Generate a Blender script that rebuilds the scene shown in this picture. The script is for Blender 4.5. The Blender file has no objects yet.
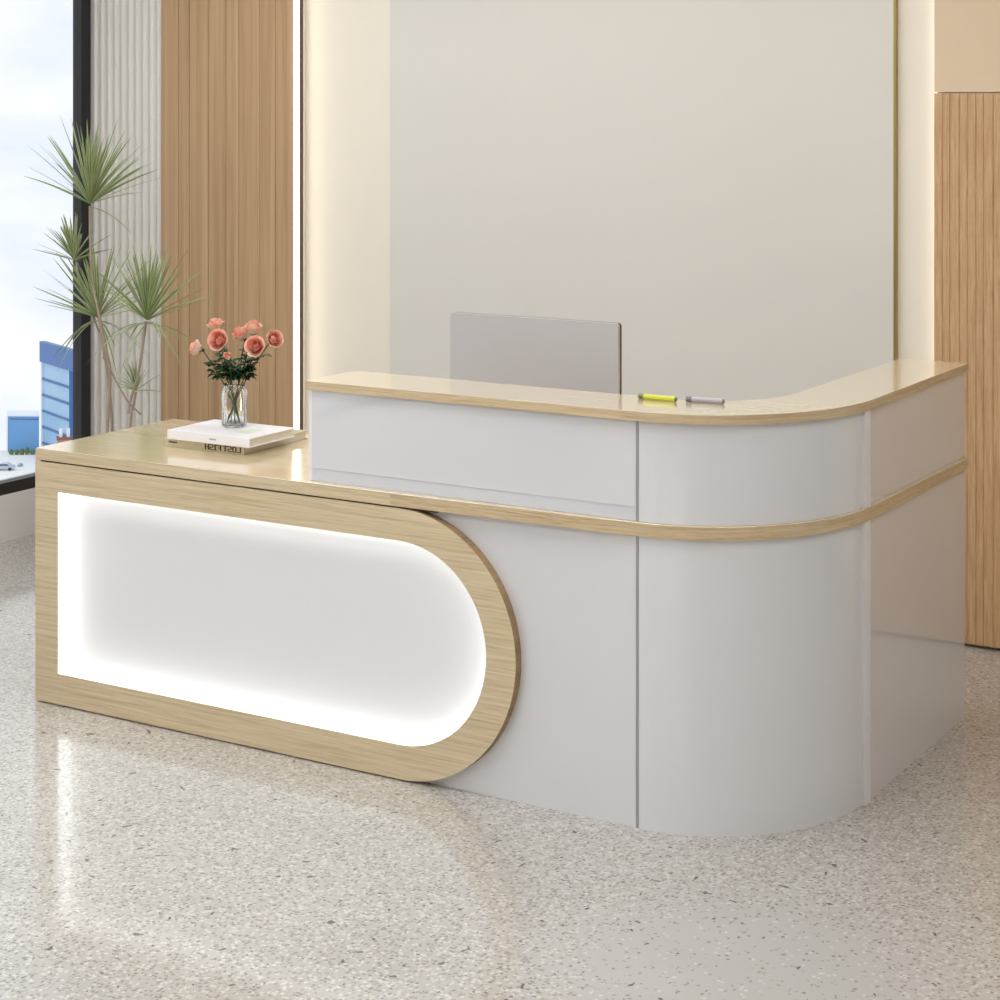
import bpy, bmesh, math, random
from mathutils import Vector, Matrix, noise
from mathutils.geometry import tessellate_polygon
PI = math.pi
sc = bpy.context.scene
COL = sc.collection

# ------------------------------------------------------------------ helpers
def lin(r, g, b):
    def f(c):
        c /= 255.0
        return c / 12.92 if c <= 0.04045 else ((c + 0.055) / 1.055) ** 2.4
    return (f(r), f(g), f(b), 1.0)

def tag(o, label=None, cat=None, group=None, kind=None):
    if label: o['label'] = label
    if cat: o['category'] = cat
    if group: o['group'] = group
    if kind: o['kind'] = kind
    return o

def thing(name, label, cat, loc=(0, 0, 0), rz=0.0, group=None):
    o = bpy.data.objects.new(name, None)
    o.empty_display_size = 0.05
    COL.objects.link(o)
    o.location = loc
    o.rotation_euler = (0, 0, rz)
    return tag(o, label, cat, group)

def obj(name, bm, mats, parent=None, smooth=False, bevel=0.0, seg=2):
    me = bpy.data.meshes.new(name)
    bmesh.ops.recalc_face_normals(bm, faces=bm.faces[:])
    bm.to_mesh(me)
    bm.free()
    if not isinstance(mats, (list, tuple)): mats = [mats]
    for m in mats: me.materials.append(m)
    if smooth:
        for p in me.polygons: p.use_smooth = True
    o = bpy.data.objects.new(name, me)
    COL.objects.link(o)
    if parent is not None: o.parent = parent
    if bevel > 0:
        md = o.modifiers.new('bevel', 'BEVEL')
        md.width = bevel; md.segments = seg; md.limit_method = 'ANGLE'
        md.angle_limit = math.radians(40)
    return o

def box(bm, x0, x1, y0, y1, z0, z1, mi=0):
    vs = [bm.verts.new(p) for p in ((x0,y0,z0),(x1,y0,z0),(x1,y1,z0),(x0,y1,z0),(x0,y0,z1),(x1,y0,z1),(x1,y1,z1),(x0,y1,z1))]
    for f in ((0,3,2,1),(4,5,6,7),(0,1,5,4),(1,2,6,5),(2,3,7,6),(3,0,4,7)):
        fc = bm.faces.new([vs[i] for i in f]); fc.material_index = mi
    return vs

def boxes(*bs):
    bm = bmesh.new()
    for b in bs: box(bm, *b)
    return bm

def prism(bm, pts, z0, z1, top=0, side=0, hole=None):
    """Vertical prism of a plan outline."""
    lo = [bm.verts.new((x, y, z0)) for x, y in pts]
    hi = [bm.verts.new((x, y, z1)) for x, y in pts]
    n = len(pts)
    for i in range(n):
        j = (i + 1) % n
        f = bm.faces.new((lo[i], lo[j], hi[j], hi[i])); f.material_index = side
    for tri in tessellate_polygon([[Vector((x, y, 0)) for x, y in pts]]):
        for ring in (hi, lo):
            f = bm.faces.new([ring[k] for k in tri]); f.material_index = top

def sheet(bm, path, t, z0, z1):
    """A wall of thickness t following a plan path; t > 0 thickens to the left of travel."""
    n = len(path)
    off = []
    for i in range(n):
        a = Vector(path[max(i-1, 0)]); b = Vector(path[min(i+1, n-1)])
        d = (b - a).normalized()
        off.append(Vector(path[i]) + Vector((-d.y, d.x)) * t)
    rows = [[bm.verts.new((p[0], p[1], z)) for p in pp] for pp, z in ((path, z0), (path, z1), (off, z1), (off, z0))]
    for i in range(n - 1):
        for a in range(4):
            b = (a + 1) % 4
            bm.faces.new((rows[a][i], rows[a][i+1], rows[b][i+1], rows[b][i]))
    bm.faces.new([rows[a][0] for a in range(4)])
    bm.faces.new([rows[a][-1] for a in (3, 2, 1, 0)])

def tube(bm, pts, rad, seg=8, cap=True):
    pts = [Vector(p) for p in pts]
    n = len(pts)
    rads = rad if isinstance(rad, (list, tuple)) else [rad] * n
    rings = []
    up = Vector((0.13, 0.31, 1)).normalized()
    for i in range(n):
        d = (pts[min(i+1, n-1)] - pts[max(i-1, 0)]).normalized()
        if abs(d.dot(up)) > 0.95: ref = Vector((1, 0, 0))
        else: ref = up
        s = d.cross(ref).normalized(); u = s.cross(d).normalized()
        rings.append([bm.verts.new(pts[i] + (s * math.cos(2*PI*k/seg) + u * math.sin(2*PI*k/seg)) * rads[i]) for k in range(seg)])
    for i in range(n - 1):
        # pick the twist-free match
        for k in range(seg):
            bm.faces.new((rings[i][k], rings[i][(k+1) % seg], rings[i+1][(k+1) % seg], rings[i+1][k]))
    if cap:
        bm.faces.new(rings[0][::-1]); bm.faces.new(rings[-1])

def lathe(bm, prof, seg=32, c=(0, 0, 0), close=False, flute=None):
    rings = []
    for r, z in prof:
        if r <= 1e-6:
            rings.append([bm.verts.new((c[0], c[1], c[2] + z))])
        else:
            ring = []
            for k in range(seg):
                a = 2*PI*k/seg
                rr = r * (1 + (flute[1] * math.cos(flute[0]*a) if flute else 0))
                ring.append(bm.verts.new((c[0] + rr*math.cos(a), c[1] + rr*math.sin(a), c[2] + z)))
            rings.append(ring)
    for a, b in zip(rings, rings[1:]):
        for k in range(seg):
            j = (k + 1) % seg
            if len(a) == 1 and len(b) == 1: continue
            if len(a) == 1: bm.faces.new((a[0], b[k], b[j]))
            elif len(b) == 1: bm.faces.new((a[k], a[j], b[0]))
            else: bm.faces.new((a[k], a[j], b[j], b[k]))

# ------------------------------------------------------------------ materials
def mat(name):
    m = bpy.data.materials.new(name); m.use_nodes = True
    nt = m.node_tree
    return m, nt, nt.nodes['Principled BSDF']

def N(nt, typ, **kw):
    n = nt.nodes.new(typ)
    for k, v in kw.items(): setattr(n, k, v)
    return n

def simple(name, col, rough=0.5, spec=0.5, metal=0.0, coat=0.0, var=0.0, vscale=8.0, alpha=None):
    m, nt, b = mat(name)
    b.inputs['Base Color'].default_value = col
    b.inputs['Roughness'].default_value = rough
    b.inputs['Metallic'].default_value = metal
    b.inputs['Specular IOR Level'].default_value = spec
    b.inputs['Coat Weight'].default_value = coat
    b.inputs['Coat Roughness'].default_value = 0.04
    if var:
        tc = N(nt, 'ShaderNodeTexCoord'); no = N(nt, 'ShaderNodeTexNoise')
        no.inputs['Scale'].default_value = vscale
        mx = N(nt, 'ShaderNodeMix', data_type='RGBA')
        mx.inputs['A'].default_value = tuple(c * (1 - var) for c in col[:3]) + (1,)
        mx.inputs['B'].default_value = tuple(min(1, c * (1 + var)) for c in col[:3]) + (1,)
        nt.links.new(tc.outputs['Object'], no.inputs['Vector'])
        nt.links.new(no.outputs['Fac'], mx.inputs['Factor'])
        nt.links.new(mx.outputs['Result'], b.inputs['Base Color'])
    return m

def emit(name, col, s):
    m = bpy.data.materials.new(name); m.use_nodes = True
    nt = m.node_tree; nt.nodes.clear()
    e = N(nt, 'ShaderNodeEmission'); o = N(nt, 'ShaderNodeOutputMaterial')
    e.inputs['Color'].default_value = col; e.inputs['Strength'].default_value = s
    nt.links.new(e.outputs[0], o.inputs['Surface'])
    return m

def wood(name, dark, mid, light, scale, rough=0.4, coat=0.0, pore=0.35, big=1.0, bump=0.0):
    """Grain: stretched noise; scale gives the stretch on each axis."""
    m, nt, b = mat(name)
    tc = N(nt, 'ShaderNodeTexCoord')
    mp = N(nt, 'ShaderNodeMapping'); mp.inputs['Scale'].default_value = scale
    nt.links.new(tc.outputs['Object'], mp.inputs['Vector'])
    n1 = N(nt, 'ShaderNodeTexNoise'); n1.inputs['Scale'].default_value = 1.0 * big
    n1.inputs['Detail'].default_value = 6; n1.inputs['Roughness'].default_value = 0.62
    n1.inputs['Distortion'].default_value = 0.6
    nt.links.new(mp.outputs[0], n1.inputs['Vector'])
    r = N(nt, 'ShaderNodeValToRGB')
    r.color_ramp.elements[0].position = 0.30; r.color_ramp.elements[0].color = dark
    r.color_ramp.elements[1].position = 0.72; r.color_ramp.elements[1].color = light
    e = r.color_ramp.elements.new(0.5); e.color = mid
    nt.links.new(n1.outputs['Fac'], r.inputs['Fac'])
    n2 = N(nt, 'ShaderNodeTexNoise'); n2.inputs['Scale'].default_value = 5.0 * big
    n2.inputs['Detail'].default_value = 3
    nt.links.new(mp.outputs[0], n2.inputs['Vector'])
    r2 = N(nt, 'ShaderNodeValToRGB')
    r2.color_ramp.elements[0].position = 0.34; r2.color_ramp.elements[0].color = (1-pore, 1-pore, 1-pore, 1)
    r2.color_ramp.elements[1].position = 0.46; r2.color_ramp.elements[1].color = (1, 1, 1, 1)
    nt.links.new(n2.outputs['Fac'], r2.inputs['Fac'])
    mx = N(nt, 'ShaderNodeMix', data_type='RGBA', blend_type='MULTIPLY')
    mx.inputs['Factor'].default_value = 0.7
    nt.links.new(r.outputs[0], mx.inputs['A']); nt.links.new(r2.outputs[0], mx.inputs['B'])
    nt.links.new(mx.outputs['Result'], b.inputs['Base Color'])
    b.inputs['Roughness'].default_value = rough
    b.inputs['Coat Weight'].default_value = coat
    b.inputs['Coat Roughness'].default_value = 0.06
    return m

OD, OM, OL = lin(194, 170, 132), lin(216, 196, 160), lin(228, 210, 178)
oak_side = wood('oak_laminate_edge', OD, OM, OL, (2.6, 2.6, 120), 0.42, 0.0, 0.22)
oak_shaded_band = wood('oak_shaded_edge', lin(184, 157, 118), lin(209, 185, 147), lin(222, 201, 165), (5, 5, 150), 0.42, 0.0, 0.30)  # browner copy of the oak edge, weaker light put into its colour
oak_top = wood('oak_laminate_top', lin(214, 192, 154), lin(220, 200, 164), lin(228, 210, 178), (1.3, 44, 44), 0.17, 0.9, 0.05)
oak_top.node_tree.nodes['Principled BSDF'].inputs['Coat IOR'].default_value = 1.62
oak_top.node_tree.nodes['Principled BSDF'].inputs['Coat Roughness'].default_value = 0.10
wall_wood = wood('oak_wall_cladding', lin(172, 136, 98), lin(190, 154, 114), lin(204, 170, 130), (30, 3, 0.6), 0.5, 0, 0.10)
wall_wood_fine = wood('oak_reeded_cladding', lin(188, 146, 102), lin(206, 166, 122), lin(222, 186, 142), (150, 3, 6), 0.5, 0, 0.20)
white_gloss = simple('white_gloss_lacquer', lin(226, 226, 228), 0.22, 0.5, coat=1.0)
white_gloss.node_tree.nodes['Principled BSDF'].inputs['Coat IOR'].default_value = 1.9
white_matte = simple('white_acrylic_panel', lin(232, 232, 231), 0.6)
groove_grey = simple('grey_joint_profile', lin(160, 160, 160), 0.35, metal=0.2)
light_trim = simple('pale_grey_joint_profile', lin(238, 236, 235), 0.3)
dark_gap = simple('dark_brown_gap', lin(74, 56, 42), 0.8)
led_white = emit('desk_led', (1.0, 1.0, 0.99, 1), 2.7)
led_wall = emit('wall_led', (1.0, 0.93, 0.80, 1), 5.0)
led_cove = emit('cove_led', (1.0, 0.86, 0.70, 1), 2.2)
cream = simple('cream_wall_paint', lin(240, 231, 215), 0.7, var=0.015)
beige = simple('beige_wall_paint', lin(228, 204, 174), 0.75, var=0.03, vscale=4)
plaster = simple('white_wall_paint', lin(228, 225, 222), 0.8, var=0.01)
ceil_m = simple('ceiling_paint', lin(238, 236, 232), 0.9)
glossy_grey = simple('warm_grey_glossy_panel', lin(227, 222, 213), 0.16, 0.5, coat=0.3, var=0.01, vscale=2)
gold = simple('brushed_brass', lin(178, 160, 96), 0.35, metal=0.9)
rib_m = simple('fluted_grey_cladding', lin(234, 230, 223), 0.6)
black_alu = simple('black_aluminium', lin(38, 38, 38), 0.4)
brown_alu = simple('dark_bronze_profile', lin(96, 68, 54), 0.5)
taupe = simple('taupe_wall', lin(188, 183, 175), 0.7, var=0.03)

# terrazzo
def terrazzo():
    m, nt, b = mat('speckled_terrazzo')
    tc = N(nt, 'ShaderNodeTexCoord')
    L = nt.links.new
    base = N(nt, 'ShaderNodeTexNoise'); base.inputs['Scale'].default_value = 1.3; base.inputs['Detail'].default_value = 3
    L(tc.outputs['Object'], base.inputs['Vector'])
    br = N(nt, 'ShaderNodeValToRGB')
    br.color_ramp.elements[0].position = 0.3; br.color_ramp.elements[0].color = lin(178, 174, 167)
    br.color_ramp.elements[1].position = 0.7; br.color_ramp.elements[1].color = lin(192, 188, 182)
    L(base.outputs['Fac'], br.inputs['Fac'])
    cur = br.outputs[0]
    # polished patch with few chips, towards the camera
    vm = N(nt, 'ShaderNodeVectorMath', operation='DISTANCE'); vm.inputs[1].default_value = (0.56, -0.62, 0)
    L(tc.outputs['Object'], vm.inputs[0])
    mr = N(nt, 'ShaderNodeMapRange'); mr.inputs['From Min'].default_value = 0.26; mr.inputs['From Max'].default_value = 0.50
    mr.inputs['To Min'].default_value = 0.13; mr.inputs['To Max'].default_value = 1.0
    L(vm.outputs['Value'], mr.inputs['Value'])
    def chips(scale, thr, soft, dens, cols, strength, masked=True, seed=0.0):
        nonlocal cur
        mp = N(nt, 'ShaderNodeMapping'); mp.inputs['Location'].default_value = (seed, seed*1.7, 0.01)
        L(tc.outputs['Object'], mp.inputs['Vector'])
        dn = N(nt, 'ShaderNodeTexNoise'); dn.inputs['Scale'].default_value = scale * 1.7; dn.inputs['Detail'].default_value = 1
        L(mp.outputs[0], dn.inputs['Vector'])
        ad = N(nt, 'ShaderNodeMix', data_type='VECTOR'); ad.inputs['Factor'].default_value = 0.9 / scale
        L(mp.outputs[0], ad.inputs['A']); L(dn.outputs['Color'], ad.inputs['B'])
        v = N(nt, 'ShaderNodeTexVoronoi', voronoi_dimensions='2D'); v.inputs['Scale'].default_value = scale
        L(ad.outputs['Result'], v.inputs['Vector'])
        d = N(nt, 'ShaderNodeMapRange'); d.inputs['From Min'].default_value = thr - soft; d.inputs['From Max'].default_value = thr + soft
        d.inputs['To Min'].default_value = 1; d.inputs['To Max'].default_value = 0
        L(v.outputs['Distance'], d.inputs['Value'])
        sep = N(nt, 'ShaderNodeSeparateColor'); L(v.outputs['Color'], sep.inputs[0])
        g = N(nt, 'ShaderNodeMath', operation='LESS_THAN')
        L(sep.outputs[0], g.inputs[0])
        if masked:
            mm = N(nt, 'ShaderNodeMath', operation='MULTIPLY'); mm.inputs[1].default_value = dens
            L(mr.outputs[0], mm.inputs[0]); L(mm.outputs[0], g.inputs[1])
        else: g.inputs[1].default_value = dens
        f = N(nt, 'ShaderNodeMath', operation='MULTIPLY'); L(d.outputs[0], f.inputs[0]); L(g.outputs[0], f.inputs[1])
        f2 = N(nt, 'ShaderNodeMath', operation='MULTIPLY'); L(f.outputs[0], f2.inputs[0]); f2.inputs[1].default_value = strength
        cr = N(nt, 'ShaderNodeValToRGB')
        cr.color_ramp.interpolation = 'CONSTANT'
        cr.color_ramp.elements[0].color = cols[0]; cr.color_ramp.elements[0].position = 0
        cr.color_ramp.elements[1].color = cols[1]; cr.color_ramp.elements[1].position = 1.0/len(cols)
        for i in range(2, len(cols)):
            e = cr.color_ramp.elements.new(i/len(cols)); e.color = cols[i]
        L(sep.outputs[1], cr.inputs['Fac'])
        mx = N(nt, 'ShaderNodeMix', data_type='RGBA')
        L(f2.outputs[0], mx.inputs['Factor']); L(cur, mx.inputs['A']); L(cr.outputs[0], mx.inputs['B'])
        cur = mx.outputs['Result']
    chips(105, 0.42, 0.14, 0.75, [lin(178,168,154), lin(212,207,198), lin(168,158,146), lin(186,178,166)], 0.9)
    chips(84, 0.34, 0.09, 0.46, [lin(140,132,122), lin(124,118,112), lin(154,142,124), lin(216,211,202)], 0.85, seed=3.1)
    chips(62, 0.16, 0.05, 0.10, [lin(96,90,84), lin(84,78,72)], 0.85, masked=False, seed=7.7)
    chips(16, 0.085, 0.015, 0.20, [lin(60,56,54), lin(72,64,58)], 0.9, masked=False, seed=1.3)
    L(cur, b.inputs['Base Color'])
    b.inputs['Roughness'].default_value = 0.38
    b.inputs['Specular IOR Level'].default_value = 0.5
    b.inputs['Coat Weight'].default_value = 0.7
    b.inputs['Coat IOR'].default_value = 1.7
    b.inputs['Coat Roughness'].default_value = 0.11
    return m
floor_m = terrazzo()

def pane_mat():
    m = bpy.data.materials.new('window_glass'); m.use_nodes = True
    nt = m.node_tree; nt.nodes.clear()
    t = N(nt, 'ShaderNodeBsdfTransparent'); t.inputs[0].default_value = (0.975, 0.98, 0.98, 1)
    g = N(nt, 'ShaderNodeBsdfGlossy'); g.inputs['Roughness'].default_value = 0.02
    fr = N(nt, 'ShaderNodeFresnel'); fr.inputs['IOR'].default_value = 1.2
    mx = N(nt, 'ShaderNodeMixShader'); o = N(nt, 'ShaderNodeOutputMaterial')
    nt.links.new(fr.outputs[0], mx.inputs[0]); nt.links.new(t.outputs[0], mx.inputs[1])
    nt.links.new(g.outputs[0], mx.inputs[2]); nt.links.new(mx.outputs[0], o.inputs['Surface'])
    return m
pane_m = pane_mat()

# ------------------------------------------------------------------ room shell
YB = 2.10            # back wall plane
XL, XR, YF, ZC = -3.86, 3.4, -6.6, 3.0
def struct(name, bm, m, parent=None, **kw):
    o = obj(name, bm, m, parent, **kw)
    if parent is None: o['kind'] = 'structure'
    return o
struct('floor', boxes((XL, XR, YF, YB, -0.12, 0)), floor_m)
struct('ceiling', boxes((XL - 0.2, XR + 0.15, YF - 0.15, YB + 0.15, ZC, ZC + 0.12)), ceil_m)
wall_back = struct('wall_back', boxes((-3.83, XR + 0.15, YB, YB + 0.15, -0.12, ZC)), cream)
struct('wall_right', boxes((XR, XR + 0.15, YF, YB, -0.12, ZC)), taupe)
struct('wall_front', boxes((XL - 0.2, -3.1, YF - 0.15, YF, -0.12, ZC), (-1.3, -0.5, YF - 0.15, YF, -0.12, ZC), (1.5, XR + 0.15, YF - 0.15, YF, -0.12, ZC),
    (-3.1, -1.3, YF - 0.15, YF, -0.12, 0.2), (-3.1, -1.3, YF - 0.15, YF, 2.7, ZC), (-0.5, 1.5, YF - 0.15, YF, -0.12, 0.2), (-0.5, 1.5, YF - 0.15, YF, 2.7, ZC)), beige)
struct('wall_left', boxes((XL - 0.10, XL + 0.08, YF, YB, 0, 0.20)), plaster)

# window wall: low plinth, black aluminium frame, sill, glass
win = bpy.data.objects.new('window_1', None); COL.objects.link(win); win['kind'] = 'structure'
bm = bmesh.new()
X0, X1 = -3.83, -3.78
box(bm, X0, X1, YF, 2.02, 0.20, 0.25)
box(bm, X0, X1, YF, 2.02, 2.92, ZC)
posts = [1.960, -0.30, -2.50, -4.70]
for i, y in enumerate(posts): box(bm, X0, X1, y, y + (0.060 if i == 0 else 0.09), 0.25, 2.92)
box(bm, X0, X1, YF, YF + 0.09, 0.25, 2.92)
obj('window_frame', bm, black_alu, win)
obj('window_sill', boxes((-3.885, -3.831, YF, 2.02, 0.201, 0.240)), simple('grey_outer_sill', lin(196, 198, 200), 0.5), win)
edges = [2.0, 1.908, -0.21, -0.30, -2.41, -2.50, -4.61, -4.70, YF + 0.09]
for a, b_ in ((1.960, -0.21), (-0.30, -2.41), (-2.50, -4.61), (-4.70, YF + 0.09)):
    obj('glass_pane', boxes((-3.811, -3.803, b_, a, 0.25, 2.92)), pane_m, win)

for wn, (wa, wb) in (('added_window_2', (-3.1, -1.3)), ('added_window_3', (-0.5, 1.5))):  # unseen windows added behind the camera for reflections and cool light
    w2 = bpy.data.objects.new(wn, None); COL.objects.link(w2); w2['kind'] = 'structure'
    obj('window_frame', boxes((wa, wb, YF - .08, YF - .03, 0.2, 0.26), (wa, wb, YF - .08, YF - .03, 2.64, 2.7), (wa, wa + .06, YF - .08, YF - .03, 0.26, 2.64),
        (wb - .06, wb, YF - .08, YF - .03, 0.26, 2.64), ((wa+wb)/2 - .03, (wa+wb)/2 + .03, YF - .08, YF - .03, 0.26, 2.64)), black_alu, w2)
    obj('glass_pane', boxes((wa + .06, wb - .06, YF - .06, YF - .052, 0.26, 2.64)), pane_m, w2)

# claddings of the back wall
bm = bmesh.new()
x = -3.78
box(bm, -3.829, -3.370, 2.045, YB - 0.001, 0, ZC - 0.001)
pitch = 0.0415
n = int(round((3.78 - 3.372) / pitch))
for i in range(n):
    xa = -3.78 + i * pitch
    prof = []
    K = 6
    for k in range(K + 1):
        t = k / K
        prof.append((xa + 0.003 + (pitch - 0.006) * t, 2.044 - 0.024 * math.sin(PI * t) ** 0.6))
    lo = [bm.verts.new((p[0], p[1], 0.0)) for p in prof]; hi = [bm.verts.new((p[0], p[1], ZC - 0.001)) for p in prof]
    for k in range(K): bm.faces.new((lo[k], lo[k+1], hi[k+1], hi[k]))
obj('fluted_cladding', bm, rib_m, wall_back)

def slatted(name, x0, x1, y, z0, z1, widths, m, groove=0.004, depth=0.006):
    bm = bmesh.new()
    box(bm, x0, x1, y + depth, YB - 0.001, z0, z1)
    x = x0; i = 0
    while x < x1 - 0.005:
        w = min(widths[i % len(widths)], x1 - x)
        if w > groove * 2:
            box(bm, x + (groove/2 if x > x0 else 0), x + w - (groove/2 if x + w < x1 - 1e-4 else 0), y, y + depth, z0, z1)
        x += w; i += 1
    return obj(name, bm, m, wall_back, bevel=0.0012, seg=1)
slatted('oak_cladding', -3.368, -2.647, 2.02, 0.0, ZC - 0.001, [0.098, 0.062, 0.105, 0.098, 0.070, 0.112, 0.084], wall_wood, 0.0022, 0.004)
obj('light_strip', boxes((-2.6468, -2.641, 2.0245, 2.056, 0.05, 2.97)), led_wall, wall_back)
obj('edge_profile', boxes((-2.6468, -2.638, 2.0565, 2.0775, 0.0, 2.999)), brown_alu, wall_back)
obj('reveal', boxes((-2.6468, -2.6405, 2.078, 2.0995, 0.0, 2.999)), cream, wall_back)
slatted('reeded_oak_cladding', 0.095, 1.6, 2.06, 0.012, 1.90, [0.030, 0.026, 0.034, 0.028], wall_wood_fine, 0.0022, 0.0025)
obj('beige_upper_panel', boxes((0.095, 1.6, 2.063, YB - 0.001, 1.903, ZC - 0.001)), beige, wall_back)
obj('cove_light', boxes((0.0925, 0.0948, 2.072, 2.094, 0.05, 2.97)), led_cove, wall_back)
obj('glossy_panel', boxes((-2.198, -0.058, 2.080, YB - 0.001, 0.0, ZC - 0.001)), glossy_grey, wall_back)
obj('brass_edge', boxes((-0.058, -0.050, 2.078, YB - 0.001, 0.0, ZC - 0.001)), gold, wall_back)

# unseen luminous panels added under the ceiling as fill light
lamp_m = emit('fill_light_diffuser', (0.95, 0.972, 1.0, 1), 5.6)
k = 0
for (lx, ly, w, l, pos) in ((-2.3, -0.9, 1.2, 1.2, 'nearest the window and the desk'), (-0.5, -0.9, 1.2, 1.2, 'above the front of the desk'),
                       (-2.3, -3.4, 1.2, 1.2, 'near the window, away from the desk'), (-0.5, -3.4, 1.2, 1.2, 'in the middle of the room'),
                       (-1.4, 1.0, 3.6, 0.45, 'along the back wall behind the desk'),
                       (1.9, -0.6, 1.2, 1.2, 'beyond the curved end of the desk'), (1.9, -3.4, 1.2, 1.2, 'near the side wall, away from the desk')):
    t = thing('fill_light_panel', 'added square white fill light panel ' + pos, 'fill light', (lx, ly, ZC), 0, 'added fill light panels')
    bm = boxes((-w/2 - .02, w/2 + .02, -l/2 - .02, -l/2, -.03, -.001), (-w/2 - .02, w/2 + .02, l/2, l/2 + .02, -.03, -.001),
               (-w/2 - .02, -w/2, -l/2, l/2, -.03, -.001), (w/2, w/2 + .02, -l/2, l/2, -.03, -.001))
    obj('frame', bm, white_matte, t)
    obj('diffuser', boxes((-w/2, w/2, -l/2, l/2, -.018, -.006)), lamp_m, t)

# ------------------------------------------------------------------ reception desk
RX, RY, YE = 0.4393, 0.492, 1.321      # curved corner radii and rear end of the return
def arc(o=0.0, n=28, a0=0.0, a1=PI/2):
    return [((RX + o) * math.sin(a0 + (a1-a0)*i/n), RY - (RY + o) * math.cos(a0 + (a1-a0)*i/n)) for i in range(n + 1)]
desk = thing('reception_desk', 'white and oak L-shaped reception desk with curved corner and glowing oval-ended front panel', 'reception desk')

# slab: low desktop on the left running on as a band around the corner
o1 = 0.012
pts = [(-2.0906, -0.030), (-0.75, -0.030), (-0.10, -0.020)] + arc(o1)
pts += [(RX + o1, YE), (-0.16, YE), (-0.16, 0.62), (-2.0906, 0.62)]
bm = bmesh.new(); prism(bm, pts, 0.7545, 0.790, top=0, side=1)
for f in bm.faces:
    if f.material_index == 1 and f.calc_center_median().x > -0.5: f.material_index = 2
obj('desktop', bm, [oak_top, oak_side, oak_shaded_band], desk, bevel=0.001, seg=1)

# upper counter
o2 = 0.014
pts = [(-1.054, -0.014)] + arc(o2) + [(RX + o2 - .004, YE + 0.008), (0.235, YE + 0.008)]
inner = [(0.235 * math.cos(a), 0.50 - 0.272 * math.sin(a)) for a in [PI/2 * i / 20 for i in range(21)]]
pts += inner + [(-1.054, 0.228)]
bm = bmesh.new(); prism(bm, pts, 1.050, 1.075, top=0, side=1)
obj('counter_top', bm, [oak_top, oak_shaded_band], desk, bevel=0.0015, seg=2)

# lower white panels
def stad(xc, zc, r, xl, zb, zt, n=40):
    """outline (x, z): top-left, top of cap, cap, bottom of cap, bottom-left"""
    out = [(xl, zt)]
    out += [(xc + r * math.sin(PI * i / n), zc + r * math.cos(PI * i / n)) for i in range(n + 1)]
    out += [(xl, zb)]
    return out
ZT = 0.7495
bm = bmesh.new()
cap = [(-0.7194 + 0.285 * math.sin(PI*i/32), 0.380 + 0.285 * math.cos(PI*i/32)) for i in range(33)]
outl = [(-0.7194, 0.754), (-0.0035, 0.754), (-0.0035, 0.0), (-0.7194, 0.0)]
# build as strips between cap and outer rectangle
def plate(bm, inner, outer, y0, y1):
    for y, flip in ((y0, 0), (y1, 1)):
        a = [bm.verts.new((x, y, z)) for x, z in inner]; b = [bm.verts.new((x, y, z)) for x, z in outer]
        for i in range(len(a) - 1): bm.faces.new((a[i], a[i+1], b[i+1], b[i]))
        if y == y0: A, B = a, b
        else: A2, B2 = a, b
    for P, Q in ((A, A2), (B, B2)):
        for i in range(len(P) - 1): bm.faces.new((P[i], P[i+1], Q[i+1], Q[i]))
    bm.faces.new((A[0], B[0], B2[0], A2[0])); bm.faces.new((A[-1], B[-1], B2[-1], A2[-1]))
def rect_of(th):
    # point on the outer rectangle for cap angle th (0 top .. pi bottom)
    dx, dz = math.sin(th), math.cos(th)
    cx, cz = -0.7194, 0.380
    t = 1e9
    if dx > 1e-6: t = min(t, (-0.0035 - cx) / dx)
    if dz > 1e-6: t = min(t, (0.754 - cz) / dz)
    if dz < -1e-6: t = min(t, (0.0 - cz) / dz)
    return (cx + dx * t, cz + dz * t)
ths = [PI * i / 64 for i in range(65)]
c1 = math.atan2(0.7159, 0.374); c2 = math.atan2(0.7159, -0.380)
ths = sorted(ths + [c1, c2])
plate(bm, [(-0.7194 + 0.2846 * math.sin(t), 0.380 + 0.2846 * math.cos(t)) for t in ths], [rect_of(t) for t in ths], 0.0, 0.018)
obj('front_panel', bm, white_gloss, desk)
a_gap = 0.010
bm = bmesh.new(); sheet(bm, arc(0.0, 40, a_gap, PI/2 - 0.085), 0.018, 0.0, 0.754)
obj('curved_panel', bm, white_gloss, desk, smooth=False)
obj('side_panel', boxes((RX - 0.018, RX, RY + 0.004, YE, 0.0, 0.754)), white_gloss, desk)
obj('end_panel', boxes((-0.15, RX - 0.0185, YE - 0.018, YE, 0.0, 0.754)), white_gloss, desk)
# upper white panels
obj('upper_front_panel', boxes((-1.040, -0.0035, 0.0, 0.018, 0.8255, 1.0495)), white_gloss, desk)
obj('upper_bottom_strip', boxes((-1.040, -0.0035, 0.001, 0.019, 0.7905, 0.8250)), simple('bluish_grey_strip', lin(214, 216, 222), 0.3, coat=0.5), desk)  # greyer strip along the foot of the upper front panel
bm = bmesh.new(); sheet(bm, arc(0.0, 40, a_gap, PI/2 - 0.085), 0.018, 0.7905, 1.0495)
obj('upper_curved_panel', bm, white_gloss, desk)
obj('upper_side_panel', boxes((RX - 0.018, RX, RY + 0.004, YE, 0.7905, 1.0495)), white_gloss, desk)
obj('upper_end_panel', boxes((0.25, RX - 0.0185, YE - 0.018, YE, 0.7905, 1.0495)), white_gloss, desk)
obj('upper_left_end_panel', boxes((-1.052, -1.0405, 0.003, 0.20, 0.7905, 1.0495)), light_trim, desk)
# inner faces of the raised part
bm = bmesh.new(); sheet(bm, [(-1.040, 0.20)] + [(0.21 * math.sin(a), 0.47 - 0.27 * math.cos(a)) for a in [PI/2*i/16 for i in range(17)]] + [(0.21, YE - 0.02)], 0.012, 0.7905, 1.0495)
obj('inner_panel', bm, white_matte, desk)
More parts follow.
